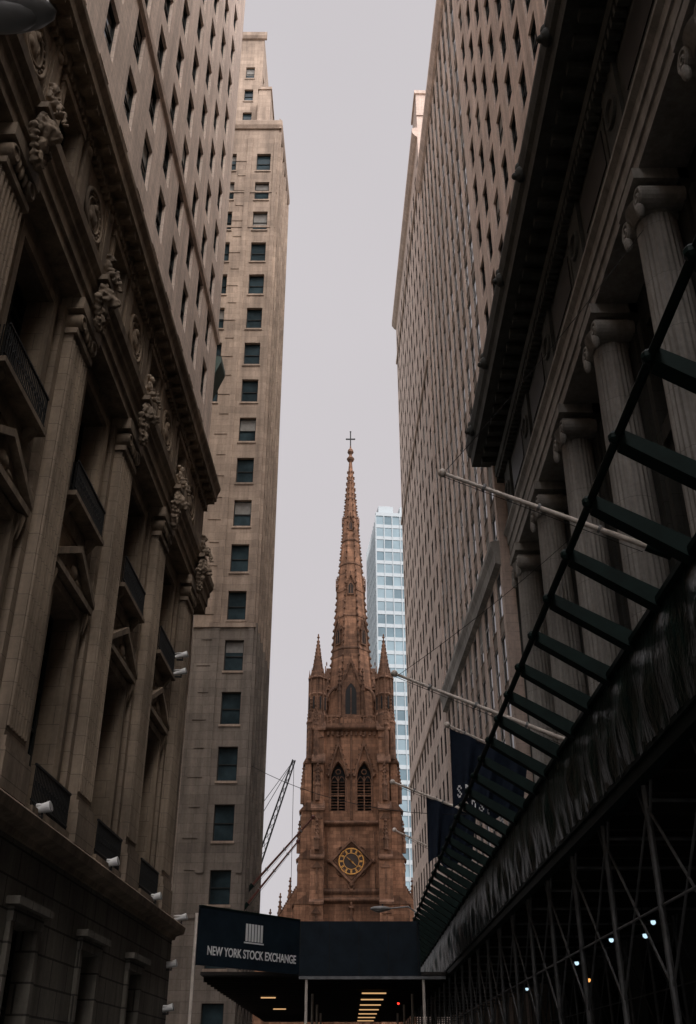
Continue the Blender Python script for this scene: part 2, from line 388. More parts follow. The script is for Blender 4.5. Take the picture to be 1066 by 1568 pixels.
# ------------------------------------------------------------------ left far: limestone tower
b=B('limestone_tower')
b.frame((-6.8,67),(-1,0),(0,-1))
fl=[(15.0+3.9*i,17.35+3.9*i) for i in range(18)]
fl=[(a,c) for a,c in fl if c<82]
WR=[(3,5.5),(7.4,10),(11.1,13.2)]+fl
ZB=30.4  # stone below this height has shade painted into its colour
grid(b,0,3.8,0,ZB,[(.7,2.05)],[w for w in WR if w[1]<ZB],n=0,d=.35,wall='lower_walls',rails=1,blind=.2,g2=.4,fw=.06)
grid(b,0,3.8,ZB,84,[(.7,2.05)],[w for w in WR if w[0]>ZB],n=0,d=.35,rails=1,blind=.2,g2=.4,fw=.06)
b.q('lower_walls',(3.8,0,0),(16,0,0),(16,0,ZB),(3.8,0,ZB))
grid(b,3.8,16,ZB,84,[(4.0,5.1),(7,8.2),(10.4,11.6)],[w for w in WR if w[0]>48],n=0,d=.35,mull=0,rails=1,blind=.2,g2=.4,fw=.06)
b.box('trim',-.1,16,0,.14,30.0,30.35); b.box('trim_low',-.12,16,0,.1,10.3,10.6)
for z in (70,74.5): b.box('trim',-.06,16,0,.06,z-.1,z+.12)
b.prof('trim',[(0,83.2),(.15,83.2),(.3,83.6),(.3,84.2),(0,84.6)],-.25,16)
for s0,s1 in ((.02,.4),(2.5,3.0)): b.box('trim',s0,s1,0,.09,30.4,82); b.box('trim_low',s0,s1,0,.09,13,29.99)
for i in range(34):
    z=13.2+i*1.24*1.6
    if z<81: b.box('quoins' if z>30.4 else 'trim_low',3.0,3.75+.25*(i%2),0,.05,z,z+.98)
b.frame((-6.8,67),(.02,1),(1,-.02))
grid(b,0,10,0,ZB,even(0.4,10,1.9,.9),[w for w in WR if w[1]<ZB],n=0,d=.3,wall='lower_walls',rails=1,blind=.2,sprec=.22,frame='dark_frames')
grid(b,0,10,ZB,84,even(0.4,10,1.9,.9),[w for w in WR if w[0]>ZB],n=0,d=.3,rails=1,blind=.2,sprec=.22,frame='dark_frames')
for i in range(6):
    s=.1+i*1.9; b.box('trim',s,s+.34,0,.22,30.4,83); b.box('trim_low',s,s+.34,0,.22,10,30.39)
b.prof('trim',[(0,83.2),(.15,83.2),(.3,83.6),(.3,84.2),(0,84.6)],-.2,10)
b.box('core',1.2,9.0,-15.6,-.9,0,84.2)
b.q('walls',(10,0,0),(10,-16,0),(10,-16,84),(10,0,84)); b.q('walls',(0,0,84.3),(10,0,84.3),(10,-16,84.3),(0,-16,84.3))
b.frame((-9.9,75),(-1,0),(0,-1))
grid(b,0,8,84,109,[(.9,1.9),(3.2,4.2)],[(86+3.9*i,88+3.9*i) for i in range(5)],n=0,d=.3,rails=1,g2=.8)
b.prof('trim',[(0,108.5),(.2,108.6),(.35,109),(.35,109.6),(0,109.8)],-.3,8)
b.frame((-9.9,75),(0,1),(1,0))
grid(b,0,8,84,109,even(0,8,2.4,1),[(86+3.9*i,88+3.9*i) for i in range(5)],n=0,d=.3,rails=1)
b.box('core',1.0,8,-8,-.8,84.4,108.4)
b.frame((-9,73),(1,0),(0,-1)); b.box('walls',-.9,.45,-8,0,84.31,97); b.box('trim',-1,.55,-8,.12,97,97.4)
WL=dict(WM); WL['window_glass']='glass3'; WL['glass_pale']='glass3'; WL['window_frames']='dframe'
b.finish(dict(walls='lime',lower_walls='lime_low',trim_low='lime_low',trim='lime',core='lime',quoins='lime',dark_frames='dframe',**WL))

# ------------------------------------------------------------------ right: bank building (colonnade + tower)
b=B('colonnaded_bank_building'); b.frame((9,0),(0,1),(-1,0))
A0,A1=-8.5,48.5
CC=[22.3+6.15*k for k in range(-5,5)]
mid=[(CC[i]+CC[i+1])/2 for i in range(len(CC)-1)]
b.box('core',A0+.2,A1-.2,-25,-2.4,0,33)
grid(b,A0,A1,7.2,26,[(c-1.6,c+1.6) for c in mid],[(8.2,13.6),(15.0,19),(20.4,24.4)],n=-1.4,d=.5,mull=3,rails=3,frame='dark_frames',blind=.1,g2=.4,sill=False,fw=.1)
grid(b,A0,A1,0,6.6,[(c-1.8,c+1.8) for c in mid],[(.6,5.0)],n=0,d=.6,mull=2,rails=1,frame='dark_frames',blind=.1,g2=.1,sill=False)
b.prof('trim',[(-1.5,6.6),(.1,6.6),(.25,6.8),(.25,7.2),(-1.5,7.25)],A0,A1)
for c in mid:
    b.box('trim',c-2.0,c-1.62,-1.4,-1.2,8,24.7); b.box('trim',c+1.62,c+2.0,-1.4,-1.2,8,24.7)
    for z in (14.0,19.5): b.box('trim',c-1.6,c+1.6,-1.4,-1.25,z,z+.6)
for c in CC:
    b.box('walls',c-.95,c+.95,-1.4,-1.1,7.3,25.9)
    b.box('columns',c-.95,c+.95,-1.45,.35,7.26,7.7)
    b.lathe('columns',(c,-.5),[(7.7,.92),(7.85,.95),(8.0,.9),(8.1,.8),(8.25,.86),(8.4,.8)],28)
    b.lathe('columns',(c,-.5),[(8.4,.74),(14,.73),(20,.68),(24.4,.62)],48,.055)
    b.lathe('columns',(c,-.5),[(24.4,.66),(24.5,.72),(24.6,.66),(24.8,.74),(25.05,.86)],28)
    for sg in (-1,1):
        b.tube('columns',(c+sg*.72,-1.15,24.8),(c+sg*.72,.2,24.8),.38,18)
        b.ring('columns',(c+sg*.72,.2,24.8),.3,.06,'sz',18); b.ring('columns',(c+sg*.72,.22,24.8),.12,.05,'sz',12)
        b.ell('columns',(c+sg*.72,.2,24.32),(.16,.14,.3))
    b.box('columns',c-.75,c+.75,-1.2,.14,25.05,25.3)
    b.box('columns',c-.95,c+.95,-1.4,.3,25.45,25.88)
    for k in range(5): b.ell('columns',(c-.4+k*.2,.16,24.95),(.08,.08,.13),8,5)
b.prof('architrave',[(-1.45,25.9),(.08,25.9),(.08,26.4),(.15,26.43),(.15,27.0),(.22,27.03),(.22,27.5),(.38,27.7),(.38,27.85),(0,27.9),(-1.45,27.9)],A0,A1)
b.box('walls',A0,A1,-1.4,.05,27.9,31.4)
for c in mid:
    b.box('trim',c-1.9,c+1.9,.05,.12,28.5,30.8); b.box('frieze_windows',c-1.6,c+1.6,.12,.16,28.8,30.5)
for c in CC:
    b.box('trim',c-.8,c+.8,.05,.2,28.1,31.2); b.ring('trim',(c,.22,29.6),.5,.1)
s=A0+.2
while s<A1:
    b.box('trim',s,s+.2,.1,.5,31.1,31.5); s+=.4
b.prof('trim',[(0,31.4),(.55,31.5),(.6,31.9),(.2,32.0),(0,32)],A0,A1+.3)
s=A0+.3
while s<A1:
    b.box('trim',s,s+.38,.3,1.3,32.25,32.6); s+=1.025
b.prof('cornice',[(-1,32.61),(1.75,32.62),(1.8,33.2),(1.95,33.4),(2.05,33.9),(2.05,34.1),(.5,34.3),(-1,34.3)],A0,A1+.8)
b.box('cornice',A0,A1+.3,-1,.6,34.31,35.4)
for c in CC:
    b.ell('cornice_lions',(c,1.98,33.55),(.34,.26,.34)); b.ell('cornice_lions',(c,2.2,33.45),(.16,.16,.14)); b.ell('cornice_lions',(c,1.98,33.95),(.2,.2,.25))
b.q('walls',(A1,0,0),(A1,-25,0),(A1,-25,34),(A1,0,34)); b.box('walls',A1-.8,A1+.1,-1.4,-.1,7.3,25.88)
# tower
b.frame((9.8,0),(-.03,1),(-1,-.03))
U0,U1=4,48.6
rows=[(36.4+3.65*i,38.95+3.65*i) for i in range(13)]
grid(b,U0,U1,34.35,84,even(U0,U1,2.72,1.35),rows,n=0,d=.2,wall='tower_walls',mull=0,rails=1,blind=.12,g2=.15,sill=False,frame='dark_frames')
V0,V1=48.6,74
rows=[(8.6+3.65*i,11.3+3.65*i) for i in range(20)]
grid(b,V0,V1,0,84,even(V0,V1,2.3,1.35),rows,n=0,d=.1,wall='tower_walls',mull=0,rails=1,blind=.15,g2=.4,sprec=.05,spart='spandrels',sill=False,fw=.08)
b.prof('trim_light',[(0,25.9),(.3,26),(.35,26.6),(.5,27),(.5,27.3),(0,27.4)],V0,V1)
b.prof('trim_light',[(0,6.7),(.3,6.8),(.3,7.3),(0,7.4)],V0,V1)
b.prof('tower_walls',[(0,81.8),(.2,82),(.5,82.8),(.5,83.4),(0,84.2)],U0,V1)
b.q('tower_walls',(V0,0,0),(V0,-1.5,0),(V0,-1.5,84),(V0,0,84)); b.q('tower_walls',(V1,0,0),(V1,-20,0),(V1,-20,84),(V1,0,84)); b.q('tower_walls',(U0,0,34),(U0,-20,34),(U0,-20,84),(U0,0,84)); b.q('tower_walls',(U0,0,83.9),(V1,0,83.9),(V1,-20,83.9),(U0,-20,83.9))
b.box('core',U0+.3,V1-.3,-20,-1.3,34.5,83.8); b.box('core',V0+.3,V1-.3,-20,-1.31,0,34.4)
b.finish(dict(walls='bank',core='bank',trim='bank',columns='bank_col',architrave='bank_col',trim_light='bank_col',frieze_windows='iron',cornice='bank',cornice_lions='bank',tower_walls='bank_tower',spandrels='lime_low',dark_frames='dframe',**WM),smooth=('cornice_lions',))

# ------------------------------------------------------------------ right far: grid office tower
b=B('office_tower'); b.frame((9.8,0),(-.03,1),(-1,-.03))
V0,V1=74.05,106
rows=[(9+3.5*i,11.2+3.5*i) for i in range(23)]
grid(b,V0,V1,0,92,even(V0,V1,2.45,1.2),rows,n=.05,d=.08,mull=0,rails=1,blind=.15,g2=.35,sill=False,frame='dark_frames')
for z in (7.5,28,60,84.5): b.prof('trim',[(.05,z),(.2,z+.05),(.22,z+.35),(.05,z+.45)],V0,V1+.1)
b.prof('trim',[(.05,90.6),(.3,90.8),(.6,91.3),(.6,91.9),(.05,92.2)],V0,V1+.3)
b.q('walls',(V0,.05,0),(V0,-20,0),(V0,-20,92),(V0,.05,92)); b.q('walls',(V1,.05,0),(V1,-20,0),(V1,-20,92),(V1,.05,92)); b.q('walls',(V0,.05,92),(V1,.05,92),(V1,-20,92),(V0,-20,92))
b.box('core',V0+.2,V1-.2,-20,-1.2,0,91.8)
b.box('walls',V0+.02,V0+4,-14,.0,92.01,97.6); b.box('trim',V0-.15,V0+4.2,-14,.15,97.61,98.1); b.box('trim',V0-.1,V0+.01,-14,.05,94,94.4)
b.finish(dict(walls='grid_stone',trim='grid_stone',core='grid_stone',dark_frames='dframe',**WM))

# ------------------------------------------------------------------ church
b=B('gothic_church',zmap=lambda z: z if z<45 else 45+(z-45)*1.092); CX,CY=.4,131.5
fr=[((1,0),(0,-1)),((0,1),(1,0)),((-1,0),(0,1)),((0,-1),(-1,0))]
def arch_x(hw,zs,za,z):
    if z<=zs: return hw
    h=za-zs; Rr=(hw*hw+h*h)/(2*hw); return max(0,hw-(Rr-math.sqrt(max(0,Rr*Rr-(z-zs)**2))))
def arch_panel(b,part,s0,s1,z0,z1,cs,hw,zb,zs,za,n,d,back):
    zsl=[zb,zs]+[zs+(za-zs)*k/8 for k in range(1,9)]
    b.q(part,(s0,n,z0),(s1,n,z0),(s1,n,zb),(s0,n,zb)); b.q(part,(s0,n,za),(s1,n,za),(s1,n,z1),(s0,n,z1))
    for i in range(len(zsl)-1):
        a,c=zsl[i],zsl[i+1]; xa,xc=arch_x(hw,zs,za,a),arch_x(hw,zs,za,c)
        for sg,e in ((-1,s0),(1,s1)):
            b.q(part,(e,n,a),(cs+sg*xa,n,a),(cs+sg*xc,n,c),(e,n,c))
            b.q(part,(cs+sg*xa,n,a),(cs+sg*xa,n-d,a),(cs+sg*xc,n-d,c),(cs+sg*xc,n,c))
    b.q(part,(cs-hw,n,zb),(cs+hw,n,zb),(cs+hw,n-d,zb),(cs-hw,n-d,zb))
    b.q(back,(cs-hw,n-d,zb),(cs+hw,n-d,zb),(cs+hw,n-d,za),(cs-hw,n-d,za))
def arch_mould(b,part,cs,hw,zs,za,n,w,pr,zb=None):
    pts=[]
    if zb is not None: pts.append((-hw,zb))
    pts+=[(-arch_x(hw,zs,za,zs+(za-zs)*k/8),zs+(za-zs)*k/8) for k in range(9)]
    for sg in (-1,1):
        for i in range(len(pts)-1):
            (xa,a),(xc,c)=pts[i],pts[i+1]
            b.extr(part,[(cs+sg*xa,a),(cs+sg*xc,c),(cs+sg*(xc-w),c+w*.6),(cs+sg*(xa-w),a)],n,n+pr)
def pinnacle(b,c,z0,zb,zt,r,part='carved'):
    b.lathe(part,c,[(z0,r),(zb,r)],8,rot=math.pi/8)
    b.lathe(part,c,[(zb,r*1.2),(zb+.15,r*1.2),(zb+.3,r)],8,rot=math.pi/8)
    for k in range(4):
        a=k*math.pi/2
        b.tube(part,(c[0]+r*.7*math.cos(a),c[1]+r*.7*math.sin(a),zb+.1),(c[0]+r*.55*math.cos(a),c[1]+r*.55*math.sin(a),zb+(zt-zb)*.3),r*.42,4,.02)
    b.lathe(part,c,[(zb+.3,r*.85),(zt-.3,.07)],8,rot=math.pi/8)
    nn=int((zt-zb)/.55)
    for i in range(1,nn):
        f=i/nn; rr=r*.9*(1-f)+.06
        for k in range(4):
            a=math.pi/4+k*math.pi/2+0; b.ell(part,(c[0]+rr*math.cos(a),c[1]+rr*math.sin(a),zb+.3+f*(zt-zb-.5)),(.11,.11,.12),6,4)
    b.ell(part,(c[0],c[1],zt-.15),(.2,.2,.16),8,5); b.ell(part,(c[0],c[1],zt+.15),(.1,.1,.2),8,5)
b.frame((CX,CY),(1,0),(0,-1))
b.box('tower_walls',-4.99,4.99,-4.99,4.99,0,29); b.box('dark_inside',-4.0,4.0,-4.0,4.0,29.01,41.2)
for (d,n) in fr:
    b.frame((CX,CY),d,n)
    for sg in (-1,1):
        a,c=sorted((sg*3.35,sg*4.95))
        for z0,z1,nn in ((0,19.6,7.15),(19.6,24.8,6.75),(24.8,30.6,6.5),(30.6,36.6,6.15),(36.6,41,5.75)):
            inset=.0 if z0<20 else (.08 if z0<25 else .15)
            b.box('tower_walls',a+inset,c-inset,4.9,nn-.25,z0,z1)
            b.prof('carved',[(4.9,z1),(nn-.25,z1-.002),(nn-.05,z1-.35),(nn,z1-.3),(nn,z1-.05),(5.6 if nn>5.8 else 5.2,z1+1.0),(4.9,z1+1.0)],a-.06,c+.06)
            b.box('carved',a-.05,c+.05,4.9,nn-.12,z0+.05 if z0 else 0,z0+.35)
            m=(a+c)/2
            b.box('carved',m-.12,m+.12,nn-.25,nn-.16,z0+1.0,z1-1.2)
            b.extr('carved',[(a+.2,z1-1.3),(c-.2,z1-1.3),(m,z1-.5)],nn-.25,nn-.12)
        b.box('tower_walls',min(sg*3.3,sg*5),max(sg*3.3,sg*5),4.0,5.0,29.01,41.2)
    for cs in (-1.65,1.65):
        arch_panel(b,'tower_walls',cs-1.65,cs+1.65,29,41.2,cs,.92,30.5,34.6,36.7,5,.8,'louvre_void')
        arch_mould(b,'carved',cs,.95,34.6,36.75,5,.18,.16,30.5)
        b.box('carved',cs-.07,cs+.07,4.55,4.8,30.5,34.9)
        for o in (-.46,.46):
            arch_mould(b,'carved',cs+o,.40,34.0,34.9,4.55,.08,.2,30.5)
        b.ring('carved',(cs,4.7,35.5),.3,.07,'sz',12,5)
        for i in range(11):
            z=30.7+i*.36
            b.prof('louvres',[(4.3,z),(4.55,z-.12),(4.55,z-.07),(4.3,z+.06)],cs-.9,cs+.9)
        b.box('carved',cs-.9,cs+.9,4.5,4.75,32.4,32.6)
        for sg in (-1,1):
            b.extr('carved',[(cs+sg*1.35,35.0),(cs+sg*1.1,35.0),(cs,38.8),(cs,39.5)],5,5.3)
            for i in range(7):
                f=i/7; b.ell('carved',(cs+sg*1.35*(1-f)+sg*.08,5.2,35.1+4.4*f),(.13,.13,.13),6,4)
            b.ell('carved',(cs+sg*1.25,5.2,34.9),(.18,.2,.2),8,5)
        b.box('carved',cs-.07,cs+.07,5,5.2,39.3,40.2); b.ell('carved',(cs,5.15,40.0),(.3,.15,.16),8,5); b.ell('carved',(cs,5.15,40.4),(.14,.14,.22),8,5)
    b.lathe('carved',(0,5.05),[(29.5,.16),(40.9,.14)],8)
    for z,p in ((29.0,.45),(20,.4),(41.0,.55),(21,.15),(12.5,.3)):
        b.prof('carved',[(4.9,z-.35),(5+p*.3,z-.3),(5+p,z-.05),(5+p,z+.1),(5,z+.4),(4.9,z+.4)],-3.34,3.34)
    b.prof('carved',[(4.9,40.65),(5.5,40.9),(5.6,41.1),(5.6,41.3),(4.9,41.4)],-5,5)
    for i in range(11): b.box('carved',-3.1+i*.6,-2.85+i*.6,5,5.3,40.1,40.6)
    b.box('carved',-3.3,3.3,5.05,5.3,41.4,41.7); b.box('carved',-3.3,3.3,5.05,5.3,42.55,42.8)
    for i in range(13): b.box('carved',-3.15+i*.52,-2.97+i*.52,5.1,5.26,41.7,42.55)
    zc=24.5; Q=2.7
    for k in range(4):
        a=[(Q,0),(0,Q),(-Q,0),(0,-Q)]; p,q=a[k],a[(k+1)%4]; f=.86
        b.extr('carved',[(p[0],zc+p[1]),(q[0],zc+q[1]),(q[0]*f,zc+q[1]*f),(p[0]*f,zc+p[1]*f)],5,5.35)
        b.extr('carved',[(p[0]*.8,zc+p[1]*.8),(q[0]*.8,zc+q[1]*.8),(q[0]*.75,zc+q[1]*.75),(p[0]*.75,zc+p[1]*.75)],5,5.2)
        b.ell('carved',(p[0],5.15,zc+p[1]),(.28,.2,.28),8,5)
        b.ring('carved',((p[0]+q[0])*.46,5.1,zc+(p[1]+q[1])*.46),.42,.12,'sz',12,5)
    b.extr('clock_back',[(Q*.86,zc),(0,zc+Q*.86),(-Q*.86,zc),(0,zc-Q*.86)],4.9,5.04)
    b.tube('clock_face',(0,5.0,zc),(0,5.12,zc),1.52,40)
    b.ring('clock_gilding',(0,5.14,zc),1.5,.07,'sz',40); b.ring('clock_gilding',(0,5.14,zc),.95,.035,'sz',40)
    for h in range(12):
        a=h*math.pi/6; ca,sa=math.cos(a),math.sin(a)
        for o in (-.06,.06):
            b.extr('clock_gilding',[(1.02*ca-(o-.035)*sa,zc+1.02*sa+(o-.035)*ca),(1.4*ca-(o-.035)*sa,zc+1.4*sa+(o-.035)*ca),(1.4*ca-(o+.035)*sa,zc+1.4*sa+(o+.035)*ca),(1.02*ca-(o+.035)*sa,zc+1.02*sa+(o+.035)*ca)],5.12,5.16)
    for ang,ln,w in ((90-22*6,1.25,.06),(90-10.37*30,.85,.09)):
        a=R(ang); ca,sa=math.cos(a),math.sin(a)
        b.extr('clock_gilding',[(-.3*ca-w*sa,zc-.3*sa+w*ca),(ln*ca,zc+ln*sa),(-.3*ca+w*sa,zc-.3*sa-w*ca)],5.2,5.24)
    b.ring('carved',(0,5.1,21.6),.35,.12,'sz',10,5); b.ell('carved',(0,5.1,21.1),(.35,.2,.25),8,5)
    for sg in (-1,1):
        b.extr('carved',[(sg*3.2,11),(sg*2.8,11),(0,17.6),(0,18.5)],5,5.6)
        for i in range(10):
            f=i/10; b.ell('carved',(sg*3.2*(1-f),5.4,11.2+7.2*f),(.18,.18,.18),6,4)
    b.box('carved',-.1,.1,5,5.3,18,19.3); b.ell('carved',(0,5.2,19.2),(.35,.2,.2),8,5); b.ell('carved',(0,5.2,19.6),(.16,.16,.3),8,5)
    arch_panel(b,'portal',-3.1,3.1,0,14.5,0,2.0,.1,7.5,11,5.12,.4,'louvre_void')
    arch_mould(b,'carved',0,2.05,7.5,11.1,5.12,.4,.3,.1)
    for cs in (-2.9,2.9):
        b.box('carved',cs-.08,cs+.08,5,5.1,21.4,28.0)
b.frame((CX,CY),(1,0),(0,-1))
for sx in (-1,1):
    for sy in (-1,1):
        c=(sx*4.45,sy*4.45)
        pinnacle(b,c,41,47.6,53.4,1.12)
        b.lathe('carved',c,[(41,1.35),(42.9,1.32),(43.2,1.12)],8,rot=math.pi/8)
        b.lathe('carved',c,[(45.4,1.18),(45.6,1.28),(45.8,1.14)],8,rot=math.pi/8)
        for k in range(8):
            a=k*math.pi/4; p=(c[0]+1.1*math.cos(a),c[1]+1.1*math.sin(a))
            b.lathe('carved',p,[(42.8,.13),(47.9,.11),(48.9,.02)],6)
            a+=math.pi/8; p=(c[0]+1.07*math.cos(a),c[1]+1.07*math.sin(a)); b.lathe('louvre_void',p,[(43.6,.14),(45.2,.14),(45.4,.02)],4)
        for dx,dy in ((1.25,.1),(.1,1.25),(1.0,1.0)):
            p=(c[0]+sx*dx*.8,c[1]+sy*dy*.8); pinnacle(b,p,37,41.3+dx*.4,44.6+dy*.5,.36)
        for p in ((sx*6.1,sy*4.2),(sx*4.2,sy*6.1)):
            pinnacle(b,p,31.6,33.4,36.2,.34)
        for p in ((sx*6.45,sy*4.2),(sx*4.2,sy*6.45)):
            pinnacle(b,p,25.6,26.8,29.2,.32)
        for k in range(6):
            f=k/6; g=(k+1)/6
            b.tube('carved',(sx*(3.8-1.8*f),sy*(3.8-1.8*f),44.5+2.8*math.sin(f*1.57)),(sx*(3.8-1.8*g),sy*(3.8-1.8*g),44.5+2.8*math.sin(g*1.57)),.22,6)
ap=1/math.cos(math.pi/8)
def sr(z): return .16+(3.25-.16)*(82-z)/(82-43.0)
b.lathe('spire',(0,0),[(41.3,3.5*ap),(43,3.5*ap),(43.2,sr(43.2)*ap),(82,.16*ap)],8,rot=math.pi/8)
for z in (47.5,52.6,57.2,61,65,68.7,72.4,75.6,78.6):
    r=sr(z)*ap; b.lathe('carved',(0,0),[(z-.1,r+.02),(z-.05,r+.09),(z+.14,r+.07),(z+.2,r)],8,rot=math.pi/8)
z=44
while z<81:
    r=sr(z)*ap; k0=.13+.08*(82-z)/40
    for i in range(8):
        a=math.pi/8+i*math.pi/4; 
        b.ell('carved',((r+.14)*math.cos(a),(r+.14)*math.sin(a),z),(k0,k0,k0*1.1),6,4)
    z+=.95
for i in range(8):
    a=math.pi/8+i*math.pi/4
    b.tube('carved',(sr(43)*ap*math.cos(a),sr(43)*ap*math.sin(a),43),(.17*math.cos(a),.17*math.sin(a),82),.12,6,.06)
def lucarne(z0,h,w,pr):
    nb=sr(z0)+pr
    b.box('carved',-w,w,nb-1.2*w-.6,nb-.06,z0,z0+h*.6)
    arch_panel(b,'carved',-w,w,z0,z0+h*.62,0,w*.6,z0+.2,z0+h*.38,z0+h*.58,nb,.05,'louvre_void')
    b.box('carved',-.05,.05,nb-.05,nb+.02,z0+.2,z0+h*.5)
    b.extr('carved',[(-w*1.15,z0+h*.55),(w*1.15,z0+h*.55),(0,z0+h)],nb-1.3*w-.8,nb-.07)
    for sg in (-1,1):
        b.extr('carved',[(sg*w*1.25,z0+h*.52),(sg*w*1.0,z0+h*.52),(0,z0+h*.94),(0,z0+h*1.04)],nb-.02,nb+.12)
        for i in range(4): b.ell('carved',(sg*w*1.2*(1-i/4),nb,z0+h*.56+h*.46*i/4),(.1*w+.04,)*3,6,4)
    b.ell('carved',(0,nb-.1,z0+h*1.08),(.1,.1,.3),6,5)
for (d,n) in fr:
    b.frame((CX,CY),d,n)
    lucarne(43.3,7.4,1.25,.25)
    for sg in (-1,1): pinnacle(b,(sg*1.55,sr(44)+.35),43,46.5,49.2,.26)
    lucarne(60.2,3.0,.5,.18); lucarne(70.2,2.4,.33,.12)
for k in range(4):
    a=math.pi/4+k*math.pi/2; dx=(math.cos(a),math.sin(a)); b.frame((CX,CY),(-dx[1],dx[0]),dx)
    lucarne(53.2,3.6,.55,.18)
b.frame((CX,CY),(1,0),(0,-1))
b.lathe('carved',(0,0),[(81.8,.2),(82.1,.5),(82.4,.62),(82.8,.3),(83.1,.2),(83.5,.5),(83.9,.4),(84.2,.14),(84.6,.1)],10)
b.box('cross',-.09,.09,-.07,.07,84.5,87.1); b.box('cross',-.62,.62,-.065,.065,85.72,85.9)
for p in ((-.62,85.82),(.62,85.82),(0,87.1)): b.ell('cross',(p[0],0,p[1]),(.15,.09,.14),8,5)
# nave and aisles behind the tower
b.box('tower_walls',-8,8,-56,-3,0,15); 
b.extr('nave_roof',[(-8.4,15),(8.4,15),(0,23)],-56,-4)
b.box('tower_walls',-12,12,-56,-2.5,0,11)
for sg in (-1,1):
    b.extr('tower_walls',[(sg*4.8,0),(sg*12,0),(sg*12,14.5),(sg*7,22.5),(sg*4.8,22.5)],-3.2,-2.2)
    pts=[(6.6,22.7),(7.8,21.2),(9.0,19.3),(10.2,17.4),(11.4,15.4),(12.3,13.8)]
    for i,(x,z) in enumerate(pts):
        pinnacle(b,(sg*x,-2.6),z-1.8,z+.2,z+2.4,.3)
    for i in range(30):
        f=i/29; b.ell('carved',(sg*(7+5*f),-2.3,22.5-8*f+.15),(.16,.16,.18),6,4)
    for i in range(8): pinnacle(b,(sg*12.2,-6-i*6.5),0,13,17.5,.5)
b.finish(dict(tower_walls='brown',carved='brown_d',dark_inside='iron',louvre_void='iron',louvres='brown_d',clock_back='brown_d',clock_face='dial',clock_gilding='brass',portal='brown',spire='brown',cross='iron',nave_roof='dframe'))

# ------------------------------------------------------------------ glass skyscraper
b=B('glass_skyscraper'); H=148
def curtain(o,d,n,Lg,H,z0=0):
    b.frame(o,d,n)
    fl=int(H/4)
    for i in range(fl):
        z=i*4
        k=int(Lg/2.4)
        for j in range(k):
            p='glass_dark' if random.random()<.45 else 'glass_light'
            b.q(p,(j*Lg/k,0,z+1.1),((j+1)*Lg/k,0,z+1.1),((j+1)*Lg/k,0,z+4),(j*Lg/k,0,z+4))
        b.box('spandrels',0,Lg,-.1,.12,z,z+1.1)
    k=int(Lg/2.4)
    for j in range(k+1): b.box('mullions',j*Lg/k-.12,j*Lg/k+.12,0,.25,0,H)
a0=(8.3,260)
curtain(a0,(1,.12),(.12,-1),34,H); curtain(a0,(-1.6,16),(-16,-1.6),22,H-1)
b.frame(a0,(1,.12),(.12,-1))
b.box('roof_screen',0,34,-1,.2,H,H+1.2); 
for i in range(5): b.box('roof_screen',1+i*6.5,5.5+i*6.5,-6,-1,H,H+4)
b.finish(dict(glass_light='skyg',glass_dark='skyg_d',spandrels='skyw',mullions='skyw',roof_screen='skyw'))

# ------------------------------------------------------------------ sidewalk shed (right) with outriggers
b=B('sidewalk_shed'); b.frame((4,0),(0,1),(-1,0))
Y0,Y1=1,80
b.box('deck',Y0,Y1,-5,-.05,5.62,5.75)
s=Y0
while s<Y1:
    b.box('joists',s,s+.12,-4.9,-.1,5.38,5.615); s+=1.3
b.box('ledger',Y0,Y1,-.2,-.02,5.2,5.37); b.box('ledger',Y0,Y1,-4.4,-4.2,5.2,5.37)
s=Y0;i=0
while s<Y1:
    b.box('parapet_studs',s-.04,s+.04,-.14,-.07,5.5,6.84); s+=1.24
# tarpaulin skin with real folds
V=[];F=[];nu=640;nv=12
for i in range(nu+1):
    s=Y0+(Y1-Y0)*i/nu
    for j in range(nv+1):
        f=j/nv; z=5.42+(6.84-5.42)*f
        sag=.032*math.sin(math.pi*f)*(math.sin(s*2*math.pi/1.24)+.6*math.sin(s*3.1+f*4)+.4*math.sin(s*7.7-f*5))+.018*math.sin(s*11+f*3)*(1-f)
        V.append((s,.02+.05*math.sin(math.pi*f)+sag,z+.02*math.sin(s*5.07)*(1-f)))
for i in range(nu):
    for j in range(nv):
        a=i*(nv+1)+j; F.append((a,a+1,a+nv+2,a+nv+1))
b.add('parapet',V,F)
b.box('rails',Y0,Y1,-.09,.09,6.85,6.93); b.box('rails',Y0,Y1,-.06,.02,5.38,5.46)
s=7.53-1.38*4
while s<Y1:
    p0=(s,.0,6.86);p1=(s,1.1,7.56)
    dn,dz=1.1,.70;l=math.hypot(dn,dz)
    b.prof('outriggers',[(p0[1]-.2*dn/l,p0[2]-.2*dz/l-.1),(p1[1],p1[2]-.1),(p1[1],p1[2]+.08),(p0[1]-.2*dn/l,p0[2]+.08)],s-.1,s+.1)
    b.ell('outriggers',(s,1.13,7.58),(.08,.08,.08),8,5)
    s+=1.38
b.tube('rails',(Y0,1.1,7.6),(Y1,1.1,7.6),.05,8)
s=Y0+.2; k=0
while s<Y1:
    for n in (-.2,-4.3):
        b.tube('posts',(s,n,.14),(s,n,5.2),.05,8); b.box('posts',s-.15,s+.15,n-.15,n+.15,.14,.16)
        b.tube('posts',(s-.35,n,5.2),(s,n,4.6),.025,6); b.tube('posts',(s+.35,n,5.2),(s,n,4.6),.025,6)
        if s+2.6<Y1:
            b.tube('braces',(s,n,2.6),(s+2.6,n,4.9),.022,6); b.tube('braces',(s,n,4.9),(s+2.6,n,2.6),.022,6)
            b.tube('braces',(s,n,3.6),(s+2.6,n,3.6),.02,6)
    b.tube('braces',(s,-.2,5.0),(s,-4.3,5.0),.03,6)
    s+=2.6;k+=1
